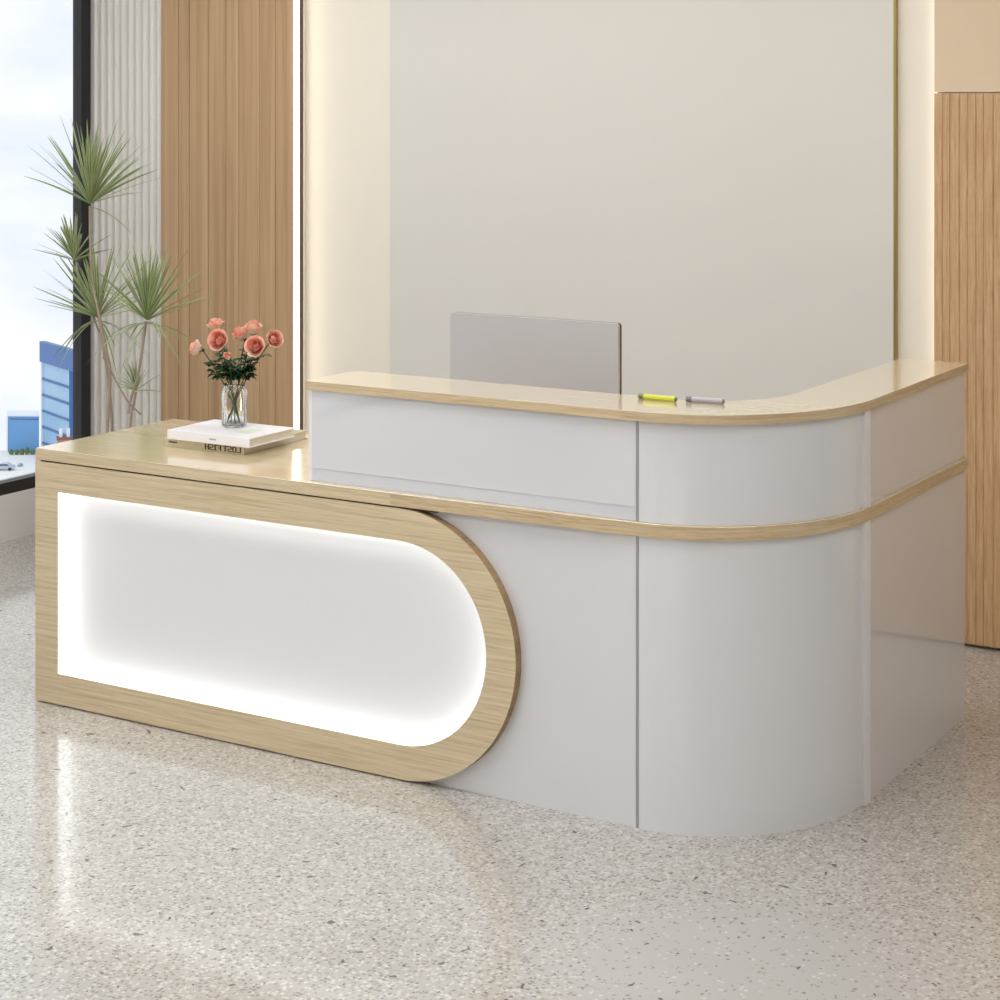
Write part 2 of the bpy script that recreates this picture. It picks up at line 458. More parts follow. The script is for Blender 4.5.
# joint profiles
for z0, z1 in ((0.0, 0.754), (0.7905, 1.0495)):
    obj('joint_profile', boxes((-0.0030, 0.0042, -0.0012, 0.017, z0, z1)), groove_grey, desk)
    bm = bmesh.new(); sheet(bm, arc(0.0085, 6, PI/2 - 0.078, PI/2), 0.024, z0, z1)
    obj('corner_profile', bm, light_trim, desk)
# oak frame with the opening
FX, RI, RO, ZM = -0.7194, 0.281, 0.3745, 0.3775
inn = stad(FX, 0.380, RI, -1.996, 0.099, 0.661)
out = stad(FX, 0.003 + RO - 0.0, RO - 0.001, -2.0700, 0.0045, ZT)
out = [(x, min(max(z, 0.0045), ZT)) for x, z in out]
def ring_plate(bm, inn, out, y0, y1):
    n = len(inn); v = {}
    for nm, ring in (('i', inn), ('o', out)):
        for y in (y0, y1): v[nm, y] = [bm.verts.new((x, y, z)) for x, z in ring]
    for i in range(n):
        j = (i + 1) % n
        bm.faces.new((v['i', y0][i], v['i', y0][j], v['o', y0][j], v['o', y0][i]))
        bm.faces.new((v['i', y1][i], v['o', y1][i], v['o', y1][j], v['i', y1][j]))
        bm.faces.new((v['i', y0][i], v['i', y1][i], v['i', y1][j], v['i', y0][j]))
        bm.faces.new((v['o', y0][i], v['o', y0][j], v['o', y1][j], v['o', y1][i]))
bm = bmesh.new(); ring_plate(bm, inn, out, -0.030, -0.0005)
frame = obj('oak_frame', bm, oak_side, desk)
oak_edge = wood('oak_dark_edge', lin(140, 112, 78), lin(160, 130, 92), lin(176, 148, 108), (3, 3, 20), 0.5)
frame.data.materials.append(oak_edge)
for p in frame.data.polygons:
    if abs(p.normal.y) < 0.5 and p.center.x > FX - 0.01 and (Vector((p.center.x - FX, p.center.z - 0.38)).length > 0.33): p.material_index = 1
obj('oak_end_panel', boxes((-2.0906, -2.0702, -0.030, 0.60, 0.003, 0.754)), oak_side, desk)
# dark strip in the gap under the desktop, standing in for its shade
obj('shadow_gap', boxes((-2.070, -0.60, -0.024, -0.001, 0.7497, 0.7543)), dark_gap, desk)
# light box in the frame: glowing perimeter and matt white back
bm = bmesh.new()
i0 = [bm.verts.new((x, -0.0275, z)) for x, z in stad(FX, 0.380, RI - 0.0008, -1.9952, 0.0998, 0.6602)]
i1 = [bm.verts.new((x, 0.029, z)) for x, z in stad(FX, 0.380, RI - 0.0008, -1.9952, 0.0998, 0.6602)]
for i in range(len(i0)):
    j = (i + 1) % len(i0)
    bm.faces.new((i0[i], i0[j], i1[j], i1[i]))
obj('led_surround', bm, led_white, desk)
bm = bmesh.new()
a = [bm.verts.new((x, 0.0292, z)) for x, z in stad(FX, 0.380, RI + 0.003, -1.999, 0.096, 0.664)]
b2 = [bm.verts.new((x, 0.038, z)) for x, z in stad(FX, 0.380, RI + 0.003, -1.999, 0.096, 0.664)]
bm.faces.new(a); bm.faces.new(b2[::-1])
for i in range(len(a)):
    j = (i + 1) % len(a); bm.faces.new((a[i], a[j], b2[j], b2[i]))
obj('light_panel', bm, simple('white_diffuser_panel', lin(232, 232, 231), 0.7), desk)
obj('back_board', boxes((-2.069, -0.16, 0.10, 0.115, 0.01, 0.754)), white_matte, desk)
obj('inner_partition', boxes((-0.16, -0.145, 0.116, YE - 0.019, 0.01, 0.754)), white_matte, desk)

# ------------------------------------------------------------------ monitor
mon = thing('computer_monitor', 'silver computer monitor seen from behind over the raised counter', 'monitor', (-0.605, 0.50, 0.790))
def rrect(w, z0, z1, r, n=6):
    pts = []
    for cx, cz, a0 in ((w/2 - r, z1 - r, 0), (-w/2 + r, z1 - r, PI/2), (-w/2 + r, z0 + r, PI), (w/2 - r, z0 + r, 3*PI/2)):
        for i in range(n + 1):
            a = a0 + PI/2 * i / n; pts.append((cx + r*math.cos(a), cz + r*math.sin(a)))
    return pts
def slab_xz(bm, pts, y0, y1):
    a = [bm.verts.new((x, y0, z)) for x, z in pts]; b = [bm.verts.new((x, y1, z)) for x, z in pts]
    bm.faces.new(a); bm.faces.new(b[::-1])
    for i in range(len(a)):
        j = (i + 1) % len(a); bm.faces.new((a[i], a[j], b[j], b[i]))
silver = simple('silver_aluminium', lin(204, 201, 201), 0.42, metal=0.5)
dark_plastic = simple('black_glass_bezel', lin(40, 38, 40), 0.2)
bm = bmesh.new(); slab_xz(bm, rrect(0.574, 0.075, 0.441, 0.010), 0.0, 0.012)
obj('rear_housing', bm, silver, mon)
bm = bmesh.new(); slab_xz(bm, rrect(0.574, 0.075, 0.441, 0.010), 0.0121, 0.022)
obj('screen', bm, dark_plastic, mon)
bm = bmesh.new(); box(bm, -0.07, 0.07, -0.035, -0.0005, 0.010, 0.20)
obj('stand', bm, silver, mon, bevel=0.004)
obj('stand_base', boxes((-0.11, 0.11, -0.10, 0.10, 0.0005, 0.009)), silver, mon, bevel=0.003)

# ------------------------------------------------------------------ books
paper = simple('book_pages', lin(226, 218, 200), 0.9, var=0.04, vscale=60)
ink = simple('dark_brown_print', lin(66, 54, 34), 0.8)
def book(name, label, loc, rz, w, d, t, cover, spine_mats=None):
    b = thing(name, label, 'book', loc, rz)
    c = 0.003
    bm = bmesh.new()
    box(bm, 0, w, 0.0, d, 0, c); box(bm, 0, w, 0.0, d, t - c, t); box(bm, 0, w, 0.0, 0.004, c, t - c)
    obj('cover', bm, cover, b, bevel=0.0008, seg=2)
    obj('pages', boxes((0.005, w - 0.005, 0.0041, d - 0.006, c + 0.0001, t - c - 0.0001)), paper, b)
    return b
cov_tan = simple('tan_book_cloth', lin(204, 193, 160), 0.75, var=0.05, vscale=30)
cov_white = simple('white_book_cover', lin(240, 238, 240), 0.35)
bk = book('book', 'tan clothbound book with dark lettering on its spine, lying beneath the white book', (-1.764, 0.200, 0.7903), math.radians(1.5), 0.311, 0.335, 0.0265, cov_tan)
FONT = {
 'L': ['X....','X....','X....','X....','X....','X....','XXXXX'], 'O': ['.XXX.','X...X','X...X','X...X','X...X','X...X','.XXX.'],
 'S': ['.XXXX','X....','X....','.XXX.','....X','....X','XXXX.'], 'T': ['XXXXX','..X..','..X..','..X..','..X..','..X..','..X..'],
 'F': ['XXXXX','X....','X....','XXXX.','X....','X....','X....'], 'I': ['XXX','.X.','.X.','.X.','.X.','.X.','XXX'],
 'H': ['X...X','X...X','X...X','XXXXX','X...X','X...X','X...X']}
def mirrored_text(parent, s, x_right, z0, h, cw):
    """The lettering stands mirrored on the spine, as in the photograph."""
    bm = bmesh.new(); px = cw / 6.0; pz = h / 7.0; x = x_right
    for ch in s:
        if ch == ' ': x -= px * 2.2; continue
        g = FONT[ch]
        for r, row in enumerate(g):
            for c, v in enumerate(row):
                if v == 'X': box(bm, x - (c + 1.45) * px, x - (c - 0.25) * px, -0.0006, 0.0002, z0 + (6 - r) * pz, z0 + (7 - r) * pz * 1.0)
        x -= (len(g[0]) + 0.9) * px
    o = obj('spine_lettering', bm, ink, parent); o['label'] = 'dark mirrored lettering'
mirrored_text(bk, 'LOST FISH', 0.299, 0.0045, 0.0175, 0.0178)
bm = bmesh.new()
for i in range(7): box(bm, 0.018 + i*0.0046, 0.0218 + i*0.0046, -0.0006, 0.0002, 0.0135, 0.0185 - (i % 2) * 0.0012)
obj('publisher_mark', bm, ink, bk)
bw = book('book', 'white hardcover book lying on top of the tan book, under the vase', (-1.742, 0.188, 0.7903 + 0.0268), math.radians(0.7), 0.322, 0.232, 0.0285, cov_white)
obj('cover_print', boxes((0.215, 0.262, 0.070, 0.150, 0.0285, 0.0287)), simple('pale_green_print', lin(214, 218, 200), 0.6), bw)
bm = bmesh.new()
for i in range(5): box(bm, 0.168 + i*0.0052, 0.172 + i*0.0052, -0.0005, 0.0002, 0.012, 0.0165)
obj('spine_lettering', bm, simple('grey_print', lin(150, 150, 150), 0.8), bw)

# ------------------------------------------------------------------ vase and roses
VX, VY, VZ = -1.602, 0.345, 0.7903 + 0.0268 + 0.0287
vase = thing('glass_vase', 'clear fluted glass jar vase holding pink roses on the white book', 'vase', (VX, VY, VZ))
gm, nt, b = mat('clear_glass')
b.inputs['Base Color'].default_value = (0.97, 0.985, 0.98, 1); b.inputs['Roughness'].default_value = 0.02
b.inputs['Transmission Weight'].default_value = 1.0; b.inputs['IOR'].default_value = 1.46
bm = bmesh.new()
prof = [(0, 0), (0.030, 0), (0.0375, 0.003), (0.0395, 0.010), (0.0395, 0.100), (0.0385, 0.112), (0.034, 0.122), (0.0315, 0.126), (0.0320, 0.134), (0.0305, 0.1355),
        (0.0290, 0.134), (0.0288, 0.126), (0.0318, 0.119), (0.0358, 0.110), (0.0367, 0.100), (0.0367, 0.012), (0.033, 0.008), (0, 0.007)]
lathe(bm, prof, 96, flute=(16, 0.022))
obj('jar', bm, gm, vase, smooth=True)

stem_m = simple('rose_stem_green', lin(58, 84, 44), 0.6)
leaf_m = simple('rose_leaf_green', lin(34, 74, 42), 0.45, var=0.35, vscale=40)
def petal_mat(nm, inner, outer):
    m, nt, b = mat(nm)
    g = N(nt, 'ShaderNodeTexNoise'); g.inputs['Scale'].default_value = 60
    tc = N(nt, 'ShaderNodeTexCoord'); nt.links.new(tc.outputs['Object'], g.inputs['Vector'])
    r = N(nt, 'ShaderNodeValToRGB')
    r.color_ramp.elements[0].position = 0.35; r.color_ramp.elements[0].color = inner
    r.color_ramp.elements[1].position = 0.7; r.color_ramp.elements[1].color = outer
    nt.links.new(g.outputs['Fac'], r.inputs['Fac']); nt.links.new(r.outputs[0], b.inputs['Base Color'])
    b.inputs['Roughness'].default_value = 0.55
    b.inputs['Subsurface Weight'].default_value = 0.0
    return m
pet_in = petal_mat('salmon_petal', lin(246, 160, 138), lin(252, 204, 184))
pet_out = petal_mat('cream_pink_petal', lin(242, 184, 160), lin(248, 228, 206))

def petal(bm, base, axis, side, r0, h, width, open_, mi, curl=0.3):
    """One cupped petal: rows upward, columns around the axis."""
    third = axis.cross(side).normalized()
    R_, C_ = 5, 6
    grid = []
    for i in range(R_ + 1):
        t = i / R_
        rr = r0 * (0.30 + 0.85 * math.sin(min(1, t * 1.15) * PI/2)) + open_ * t * t * r0
        wz = width * math.sin(PI * min(0.98, 0.18 + t * 0.62)) ** 0.8
        row = []
        for k in range(C_ + 1):
            u = (k / C_ - 0.5) * 2
            a = u * wz
            lip = curl * r0 * (t ** 4)
            drop = 0.16 * h * (u * u) * t
            d = side * math.cos(a) + third * math.sin(a)
            row.append(bm.verts.new(base + d * (rr + lip) + axis * (h * t - drop - lip * 0.6)))
        grid.append(row)
    for i in range(R_):
        for k in range(C_):
            f = bm.faces.new((grid[i][k], grid[i][k+1], grid[i+1][k+1], grid[i+1][k])); f.material_index = mi
            f.smooth = True

def leaf_blade(bm, p, d, up, L_, W_, seed=0.0):
    d = d.normalized(); s = d.cross(up)
    if s.length < 1e-3: s = Vector((1, 0, 0))
    s.normalize(); nrm = s.cross(d).normalized()
    rows = []
    for i in range(7):
        t = i / 6
        w = W_ * math.sin(PI * (0.04 + 0.95 * t) ** 0.85) * 0.5
        c = p + d * (L_ * t) - Vector((0, 0, 1)) * (L_ * 0.22 * t * t)
        rows.append((bm.verts.new(c - s * w + nrm * w * 0.35), bm.verts.new(c), bm.verts.new(c + s * w + nrm * w * 0.35)))
    for a, b_ in zip(rows, rows[1:]):
        bm.faces.new((a[0], a[1], b_[1], b_[0])); bm.faces.new((a[1], a[2], b_[2], b_[1]))

def rose(head, size, tilt, foot, label, seed, bud=False):
    rnd = random.Random(seed)
    head = Vector(head); foot = Vector(foot)
    t = thing('rose', label, 'rose', foot, 0, 'pink roses in the glass vase')
    H = head - foot
    ax = Vector(tilt).normalized()
    base = H - ax * size * 0.9
    # stem: straight up through the neck, then leaning out
    neck = Vector((VX, VY, VZ + 0.128)) - foot + Vector((H.x * 0.13, rnd.uniform(-.010, .010), 0))
    P = []
    for i in range(13):
        u = i / 12
        a = Vector((0, 0, 0)).lerp(neck, u); b_ = neck.lerp(base, u)
        P.append(a.lerp(b_, u))
    bm = bmesh.new(); tube(bm, P, 0.0019, 6); obj('stem', bm, stem_m, t, smooth=True)
    # bloom
    bm = bmesh.new()
    side = ax.cross(Vector((0.3, 0.2, 0.9))).normalized()
    third = ax.cross(side)
    layers = ([(0.16, 2, 1.00, 1.7, -0.10), (0.32, 3, 1.02, 1.35, -0.12), (0.48, 4, 1.02, 1.1, -0.08), (0.63, 4, 1.00, 1.0, 0.0), (0.77, 5, 0.93, 0.85, 0.04), (0.88, 5, 0.84, 0.8, 0.16), (0.98, 5, 0.72, 0.75, 0.30)]
              if not bud else [(0.30, 3, 1.0, 1.5, 0), (0.5, 4, 1.0, 1.2, 0.0), (0.68, 4, 0.9, 1.0, 0.1)])
    for li, (rf, n_, hf, wd, op) in enumerate(layers):
        for k in range(n_):
            a = 2*PI*k/n_ + li*0.7 + rnd.uniform(-.15, .15)
            s = side * math.cos(a) + third * math.sin(a)
            outer = li == len(layers) - 1
            petal(bm, base, ax, s, size * rf * 0.80, size * 1.95 * hf * rnd.uniform(.93, 1.05), wd * (1.15 if not outer else 1.25), op, 1 if outer or rnd.random() < .15 else 0, 0.25 if outer else 0.12)
    obj('bloom', bm, [pet_in, pet_out], t)
    # sepals
    bm = bmesh.new()
    for k in range(5):
        a = 2*PI*k/5 + 0.3
        s = side * math.cos(a) + third * math.sin(a)
        leaf_blade(bm, base - ax * 0.002, (s * 0.9 + ax * 0.5), ax, size * 0.95, size * 0.30)
    lathe_c = base - ax * 0.004
    tube(bm, [lathe_c - ax*0.004, lathe_c, lathe_c + ax*0.007], [0.002, 0.0055, 0.007], 8)
    obj('sepals', bm, leaf_m, t, smooth=True)
    # leaves
    bm = bmesh.new()
    for k in range(17 if not bud else 12):
        u = rnd.uniform(0.50, 0.84)
        i = int(u * 12); p = P[i].lerp(P[i+1], u*12 - i)
        if p.z + foot.z < VZ + 0.150: p = P[8]
        a = rnd.uniform(0, 2*PI)
        d = Vector((math.cos(a), math.sin(a), rnd.uniform(-.25, .5)))
        q = p + d.normalized() * 0.012
        tube(bm, [p, q], 0.0007, 4)
        leaf_blade(bm, q, d, Vector((0, 0, 1)), rnd.uniform(.020, .030), rnd.uniform(.018, .024))
        e = d.cross(Vector((0, 0, 1))).normalized()
        for sg in (-1, 1): leaf_blade(bm, q - d.normalized()*0.002, d * 0.5 + e * sg, Vector((0, 0, 1)), rnd.uniform(.015, .022), .014)
    obj('leaves', bm, leaf_m, t)

Y0 = VY
R_ = [((-1.748, Y0 - .01, 1.083), .0215, (-.85, -.45, .25), 'pink rose leaning farthest towards the window, alone at the outer side'),
      ((-1.677, Y0, 1.160), .0225, (-.1, -.1, 1), 'upright pale pink rose at the top, nearest the plant'),
      ((-1.640, Y0 - .03, 1.118), .0270, (.15, -1, .35), 'large open salmon rose facing forward in the middle of the bunch'),
      ((-1.697, Y0 + .015, 1.120), .0165, (-.4, -.2, .9), 'small pink rose half hidden behind the large open one'),
      ((-1.584, Y0 + .01, 1.137), .0225, (-.35, -.5, .8), 'salmon rose tilted back near the centre top of the bunch'),
      ((-1.527, Y0, 1.160), .0225, (.05, -.15, 1), 'upright pink and cream rose at the top on the wall light side'),
      ((-1.494, Y0 - .03, 1.108), .0260, (.25, -.9, .35), 'open salmon rose facing forward, low on the wall light side'),
      ((-1.452, Y0 + .01, 1.130), .0225, (.85, -.3, .35), 'pink and cream rose leaning farthest towards the wall light')]
for i, (h, s, tl, lb) in enumerate(R_):
    a = 2*PI*i/9
    rose(h, s, tl, (VX - (h[0]-VX)*0.12 + .003*math.cos(a), VY + .018*math.sin(a), VZ + 0.0095), lb, 11 + i, bud=(s < .018))
rose((-1.592, Y0 - .045, 1.071), .0150, (.1, -.7, .8), (VX + .012, VY - .010, VZ + 0.0095), 'pale pink rosebud low among the dark leaves', 31, bud=True)

# ------------------------------------------------------------------ marker pens on the counter
def pen(label, x, y, rz, L_, body, cap_m):
    t = thing('marker_pen', label, 'pen', (x, y, 1.0753 + 0.0075), rz)
    def cyl(bm, x0, x1, r0, r1, sq=1.0):
        tube(bm, [(x0, 0, 0), (x1, 0, 0)], [r0, r1], 12)
    bm = bmesh.new(); cyl(bm, 0.016, L_, .0074, .0074); obj('barrel', bm, body, t, smooth=False)
    bm = bmesh.new(); cyl(bm, 0.0, 0.0158, .0070, .0074); obj('cap', bm, cap_m, t)
    bm = bmesh.new(); cyl(bm, L_ + .0002, L_ + .004, .006, .005); obj('end_plug', bm, cap_m, t)
pen('yellow-green highlighter pen lying on the counter near the curve', -0.086, 0.178, math.radians(0), 0.108, simple('lime_plastic', lin(206, 208, 60), 0.35), simple('olive_plastic', lin(120, 128, 60), 0.4))
pen('grey marker pen lying on the counter beside the highlighter', 0.046, 0.196, math.radians(8), 0.100, simple('grey_plastic', lin(176, 170, 176), 0.3), simple('dark_grey_plastic', lin(110, 104, 112), 0.4))

# ------------------------------------------------------------------ dracaena
PY = 1.50
plant = thing('potted_dracaena', 'tall potted dracaena with thin bare stems and spiky green tufts by the window corner', 'plant', (-3.20, PY, 0))
def L3(x, z, y=PY): return Vector((x + 3.20, y - PY, z))
bm = bmesh.new()
lathe(bm, [(0, 0.001), (0.13, 0.001), (0.15, 0.02), (0.185, 0.33), (0.19, 0.36), (0.175, 0.36), (0.17, 0.32), (0, 0.31)], 40)
obj('pot', bm, simple('white_ceramic', lin(222, 220, 216), 0.4), plant, smooth=True)
bm = bmesh.new(); lathe(bm, [(0.168, 0.315), (0.1, 0.328), (0, 0.330)], 32)
obj('soil', bm, simple('dark_soil', lin(70, 56, 44), 1.0, var=0.4, vscale=60), plant)
bark = simple('pale_dracaena_bark', lin(176, 158, 140), 0.8, var=0.2, vscale=50)
trunks = [
 ([(-3.17, .32), (-3.200, .50), (-3.190, .648), (-3.187, .772), (-3.208, .853), (-3.252, 1.014), (-3.280, 1.115), (-3.294, 1.28), (-3.296, 1.44)], .0085, .0070, 0.0),
 ([(-3.25, .32), (-3.222, .503), (-3.232, .646), (-3.250, .768), (-3.275, .870), (-3.288, .970)], .0085, .0070, 0.05),
 ([(-3.262, .86), (-3.310, .930), (-3.350, 1.010), (-3.405, 1.09), (-3.430, 1.20)], .006, .0055, 0.06),
 ([(-3.03, .32), (-3.040, .50), (-3.037, .60), (-3.023, .65), (-3.011, .700)], .0080, .0062, -0.04),
 ([(-3.033, .615), (-3.018, .68), (-2.998, .73), (-2.978, .79), (-2.958, .887), (-2.943, .99)], .0065, .0070, -0.06),
 ([(-3.244, .82), (-3.200, .763), (-3.154, .701), (-3.105, .645), (-3.038, .600)], .0040, .0048, 0.02)]
for pts, r0, r1, dy in trunks:
    P = [L3(x, z, PY + dy) for x, z in pts]
    # smooth path
    Q = []
    for i in range(len(P) - 1):
        p0 = P[max(i-1, 0)]; p1 = P[i]; p2 = P[i+1]; p3 = P[min(i+2, len(P)-1)]
        for k in range(5):
            t = k / 5
            Q.append(0.5 * ((2*p1) + (p2-p0)*t + (2*p0 - 5*p1 + 4*p2 - p3)*t*t + (-p0 + 3*p1 - 3*p2 + p3)*t*t*t))
    Q.append(P[-1]); r0 *= .8; r1 *= .8
    bm = bmesh.new(); tube(bm, Q, [r0 + (r1-r0)*i/(len(Q)-1) for i in range(len(Q))], 8)
    obj('stem', bm, bark, plant, smooth=True)
dleaf = simple('dracaena_leaf', lin(126, 152, 96), 0.4, var=0.4, vscale=14)
dleaf2 = simple('dracaena_leaf_edge', lin(178, 186, 136), 0.45, var=0.2, vscale=14)
def dblade(bm, p, d, L_, W_, droop, rnd):
    d = d.normalized(); s = d.cross(Vector((0, 0, 1)))
    if s.length < .05: s = Vector((1, 0, 0))
    s.normalize()
    tw = rnd.uniform(-.6, .6)
    nn = s.cross(d).normalized(); s = (s * math.cos(tw) + nn * math.sin(tw)).normalized(); nn = s.cross(d).normalized()
    rows = []
    K = 9
    for i in range(K + 1):
        t = i / K
        w = W_ * 0.5 * (0.55 + 0.75 * min(1, t * 3.0)) * (1 - t) ** 0.55 if t < 1 else 0.0
        w = max(w, 0.0002)
        c = p + d * (L_ * t) + Vector((0, 0, -1)) * (droop * L_ * t * t)
        rows.append([bm.verts.new(c + s * w * u + nn * w * 0.35 * abs(u)) for u in (-1, -0.45, 0, 0.45, 1)])
    for a, b_ in zip(rows, rows[1:]):
        for k in range(4):
            f = bm.faces.new((a[k], a[k+1], b_[k+1], b_[k])); f.material_index = 1 if k in (0, 3) else 0
def tuft(x, z, dy, L_, n_, low, seed, droopers=0, lean=0.0, W_=0.011):
    rnd = random.Random(seed); bm = bmesh.new()
    c = L3(x, z, PY + dy)
    for i in range(n_):
        a = i * 2.39996 + rnd.uniform(-.2, .2)
        e = math.radians(low + (88 - low) * ((i + .5) / n_) ** 0.8) + rnd.uniform(-.1, .1)
        d = Vector((math.cos(a) * math.cos(e) + lean, math.sin(a) * math.cos(e) * .85, math.sin(e)))
        ll = L_ * rnd.uniform(.78, 1.08) * (1.0 if e < 1.2 else .9)
        dblade(bm, c + Vector((0, 0, 0.018 * (i / n_))), d, ll, W_ * rnd.uniform(.8, 1.15), rnd.uniform(.02, .14), rnd)
    for i in range(droopers):
        a = i * 2 * PI / droopers + rnd.uniform(-.25, .25)
        d = Vector((math.cos(a), math.sin(a) * .7, rnd.uniform(-.25, .25)))
        dblade(bm, c - Vector((0, 0, .012)), d, L_ * rnd.uniform(.55, .85), W_ * .9, rnd.uniform(.35, .75), rnd)
    # keep the tips clear of the glass and the wall
    for v in bm.verts:
        v.co.x = max(v.co.x, -3.775 + 3.20)
        v.co.y = min(v.co.y, 2.005 - PY)
    return obj('leaf_tuft', bm, [dleaf, dleaf2], plant)
tuft(-3.296, 1.448, 0.0, .37, 62, 16, 3, 1, 0.16, .0135)
tuft(-3.432, 1.205, .05, .215, 30, 8, 5, 0, -.35, .0115)
tuft(-3.290, .975, .04, .33, 50, 4, 8, 7, -.16, .013)
tuft(-2.942, .995, -.05, .33, 56, 16, 12, 13, 0.05, .0135)
tuft(-3.010, .705, -.04, .125, 26, 8, 15, 0, -.30, .009)

# ------------------------------------------------------------------ the view outside, far below
GZ = -100.0
A = Vector((-.717, .697, 0)); Rr = Vector((.697, .717, 0)); O = Vector((-400, 398, GZ))
def out_pt(r, a, z): return O + Rr * r + A * a + Vector((0, 0, z))
plaza_m = simple('pale_paving', lin(252, 251, 250), 0.8)
bm = bmesh.new()
q = [out_pt(-60, 14, 0), out_pt(60, 14, 0), out_pt(60, -120, 0), out_pt(-60, -120, 0)]
vs = [bm.verts.new(p) for p in q]; vs2 = [bm.verts.new(p - Vector((0, 0, 2))) for p in q]
bm.faces.new(vs); bm.faces.new(vs2[::-1])
for i in range(4): bm.faces.new((vs[i], vs[(i+1) % 4], vs2[(i+1) % 4], vs2[i]))
g = obj('ground', bm, plaza_m); g['kind'] = 'structure'

blue_a = simple('light_blue_glazing', lin(158, 196, 228), 0.35, var=0.10, vscale=0.12)
blue_b = simple('deep_blue_glazing', lin(58, 108, 172), 0.4, var=0.12, vscale=0.12)
line_m = simple('dark_blue_floor_band', lin(82, 124, 172), 0.6)
white_edge = simple('white_edge_trim', lin(236, 242, 248), 0.7)
def quad_prism(bm, plan, z0, z1):
    prism(bm, plan, z0, z1)
def loc2(o, p): return (p - o)
# tower with a dark crown
def plan_pts(base, e1, e2): return [base, base + e1, base + e1 + e2, base + e2]
def build_tower():
    f0 = Vector((-400.2, 405.3, 0)); e1 = Vector((.697*6.7 + .717*19, .717*6.7 - .697*19, 0)); e2 = Vector((.697*14 - .717*5, .717*14 + .697*5, 0))
    t = thing('skyscraper', 'tall light blue glass tower with darker crown beyond the window', 'building', (f0.x, f0.y, GZ))
    def pl(a0, a1, b0, b1): return [((e1*a + e2*b_).x, (e1*a + e2*b_).y) for a, b_ in ((a0, b0), (a1, b0), (a1, b1), (a0, b1))]
    bm = bmesh.new(); prism(bm, pl(0, 1, 0, 1), 0, 26.6); o = obj('shaft', bm, [blue_a, blue_b], t)
    for p in o.data.polygons:
        if p.normal.dot(e1.normalized()) > .7: p.material_index = 1
    bm = bmesh.new(); prism(bm, pl(-.02, 1.32, -.06, .05), 26.7, 32.6); obj('crown', bm, blue_b, t)
    for k in range(1, 6):
        bm = bmesh.new(); prism(bm, pl(.0, 1.0, -.022, -.002), 26.0 - k*4.6, 26.6 - k*4.6); obj('floor_band', bm, line_m, t)
    bm = bmesh.new(); prism(bm, pl(-.03, -.002, -.03, .03), 0, 26.6); obj('corner_fin', bm, white_edge, t)
build_tower()
def build_block():
    f0 = Vector((-411.0, 402.2, 0)); e1 = Vector((8.0, 4.4, 0)); e2 = Vector((-.717*9, .697*9, 0))
    t = thing('office_block', 'low square blue glass block standing beside the tower beyond the window', 'building', (f0.x, f0.y, GZ + 3.9))
    t.location.z = GZ
    def pl(a0, a1, b0, b1): return [((e1*a + e2*b_).x, (e1*a + e2*b_).y) for a, b_ in ((a0, b0), (a1, b0), (a1, b1), (a0, b1))]
    bm = bmesh.new(); prism(bm, pl(0, 1, 0, 1), 0, 10.4); obj('facade', bm, simple('mid_blue_glazing', lin(112, 168, 220), 0.4, var=0.08, vscale=0.2), t)
    bm = bmesh.new(); prism(bm, pl(-.03, 1.02, -.03, 1), 10.42, 10.75); obj('parapet', bm, white_edge, t)
    bm = bmesh.new(); prism(bm, pl(-.05, 0, -.03, .05), 0, 10.4); obj('corner_fin', bm, white_edge, t)
    bm = bmesh.new(); prism(bm, pl(.08, .97, -.012, -.001), 9.4, 9.8); obj('floor_band', bm, line_m, t)
build_block()
# brick pavilion, mostly behind the desk corner
bp = Vector((-374.4, 387.2, GZ))
t = thing('brick_house', 'small red brick house with brown roof and white chimneys before the tower', 'building', bp, 0.8)
for cx in (-1.0, 1.0): obj('chimney', boxes((cx - .45, cx + .45, -.45, .45, 9.95, 12.2)), white_edge, t)
obj('wall', boxes((-1.9, 1.9, -1.9, 1.9, 0, 9.4)), simple('red_brick', lin(204, 128, 112), 0.8, var=0.15, vscale=2), t)
obj('roof', boxes((-2.1, 2.1, -2.1, 2.1, 9.42, 9.93)), simple('brown_roof', lin(130, 92, 84), 0.8), t)
# shrubs
shrub_m = simple('shrub_green', lin(104, 126, 72), 0.8, var=0.5, vscale=1.2)
shrub_y = simple('shrub_yellow', lin(186, 170, 84), 0.8, var=0.4, vscale=1.2)
rnd = random.Random(4)
names = ['dark green shrub at the outer end of the row below the blue block', 'low green shrub second in the row below the blue block', 'round green shrub in front of the blue block entrance',
         'darkest green shrub in the middle of the row', 'olive green shrub beside the yellow shrub', 'yellowish shrub nearest the desk corner']
for i in range(6):
    c = Vector((-407.3, 399.9, GZ)) + Vector((.855, .518, 0)) * (i * 1.52)
    t = thing('shrub', names[i], 'shrub', c, 0, 'shrubs below the blue buildings')
    bm = bmesh.new(); bmesh.ops.create_icosphere(bm, subdivisions=3, radius=1.0)
    hh = 1.0 + .5 * rnd.random() + (.5 if i == 3 else 0)
    for v in bm.verts:
        k = 1 + .35 * noise.noise(v.co * 2.2 + Vector((i*3.1, 0, 0)))
        v.co = Vector((v.co.x * .68 * k, v.co.y * .68 * k, max(0.02, .62 * hh + v.co.z * .72 * hh * k)))
    obj('foliage', bm, shrub_y if i == 5 else shrub_m, t, smooth=True)
    bm = bmesh.new(); tube(bm, [(0, 0, 0), (0, 0, .4)], .12, 6); obj('trunk', bm, bark, t)
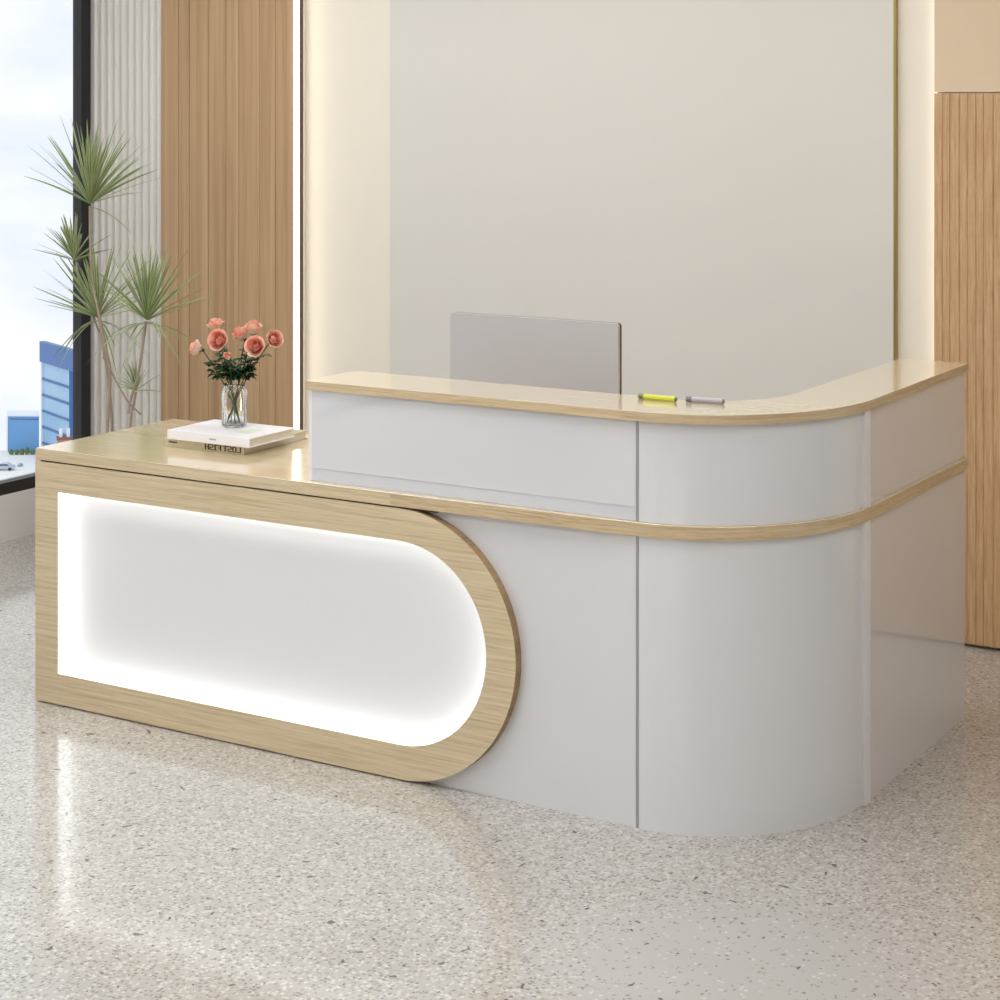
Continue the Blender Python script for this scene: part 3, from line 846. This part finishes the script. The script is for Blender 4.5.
# cars
def car(label, c, rz, body_m, s=1.0):
    t = thing('car', label, 'car', c, rz)
    bm = bmesh.new()
    prof = [(-2.1, .35), (-2.15, .75), (-1.3, .92), (-.75, 1.42), (.8, 1.45), (1.5, .98), (2.1, .9), (2.15, .35)]
    a = [bm.verts.new((x*s, -.85*s, z*s)) for x, z in prof]; b_ = [bm.verts.new((x*s, .85*s, z*s)) for x, z in prof]
    bm.faces.new(a); bm.faces.new(b_[::-1])
    for i in range(len(a)):
        j = (i+1) % len(a); bm.faces.new((a[i], a[j], b_[j], b_[i]))
    obj('body', bm, body_m, t, bevel=.08)
    bm = bmesh.new()
    gp = [(-1.15, .95), (-.72, 1.32), (.72, 1.35), (1.25, 1.0)]
    for sy in (-.87, .87):
        a = [bm.verts.new((x*s, sy*s, z*s)) for x, z in gp]; b_ = [bm.verts.new((x*s, sy*.97*s, z*s)) for x, z in gp]
        bm.faces.new(a); bm.faces.new(b_[::-1])
        for i in range(4): bm.faces.new((a[i], a[(i+1) % 4], b_[(i+1) % 4], b_[i]))
    obj('side_windows', bm, simple('car_glass', lin(90, 104, 112), 0.2), t)
    for sx in (-1.35, 1.35):
        for sy in (-.8, .8):
            bm = bmesh.new(); tube(bm, [(sx*s, (sy-.1)*s, .34*s), (sx*s, (sy+.1)*s, .34*s)], .34*s, 14)
            obj('wheel', bm, simple('tyre', lin(60, 60, 62), 0.8), t)
car('pale blue car parked on the paving beyond the window, nearest the photo edge', Vector((-391.9, 382.0, GZ)), math.radians(31), simple('pale_blue_car_paint', lin(186, 200, 214), 0.3), 1.35)
car('small grey car on the paving below the shrubs', Vector((-392.3, 388.4, GZ)), 2.0, simple('grey_car_paint', lin(178, 182, 190), 0.3), 0.52)

# ------------------------------------------------------------------ sky
w = bpy.data.worlds.new('sky'); sc.world = w; w.use_nodes = True
nt = w.node_tree; nt.nodes.clear()
tc = N(nt, 'ShaderNodeTexCoord'); mp = N(nt, 'ShaderNodeMapping'); mp.inputs['Scale'].default_value = (3.0, 3.0, 9.0)
nz = N(nt, 'ShaderNodeTexNoise'); nz.inputs['Scale'].default_value = 1.6; nz.inputs['Detail'].default_value = 5
rp = N(nt, 'ShaderNodeValToRGB')
rp.color_ramp.elements[0].position = 0.36; rp.color_ramp.elements[0].color = lin(226, 234, 248)
rp.color_ramp.elements[1].position = 0.54; rp.color_ramp.elements[1].color = lin(250, 252, 253)
bg = N(nt, 'ShaderNodeBackground'); bg.inputs['Strength'].default_value = 1.15
ow = N(nt, 'ShaderNodeOutputWorld')
nt.links.new(tc.outputs['Generated'], mp.inputs['Vector']); nt.links.new(mp.outputs[0], nz.inputs['Vector'])
nt.links.new(nz.outputs['Fac'], rp.inputs['Fac']); nt.links.new(rp.outputs[0], bg.inputs['Color'])
nt.links.new(bg.outputs[0], ow.inputs['Surface'])

# ------------------------------------------------------------------ camera
cam = bpy.data.cameras.new('camera'); co = bpy.data.objects.new('camera', cam); COL.objects.link(co)
co.location = (2.2824, -4.4487, 1.8725)
co.rotation_euler = (PI/2, 0, 0.5447)
cam.sensor_width = 36; cam.lens = 36 * 1.9367
cam.shift_y = -0.399
cam.clip_start = 0.05; cam.clip_end = 3000
sc.camera = co
sc.view_settings.view_transform = 'Standard'
sc.view_settings.look = 'None'
sc.view_settings.gamma = 1.0
sc.view_settings.exposure = 0.0
sc.view_settings.use_curve_mapping = False
sc.cycles.use_denoising = True
sc.cycles.max_bounces = 8
sc.cycles.diffuse_bounces = 5
sc.cycles.glossy_bounces = 5
sc.cycles.transmission_bounces = 8
sc.cycles.sample_clamp_indirect = 6
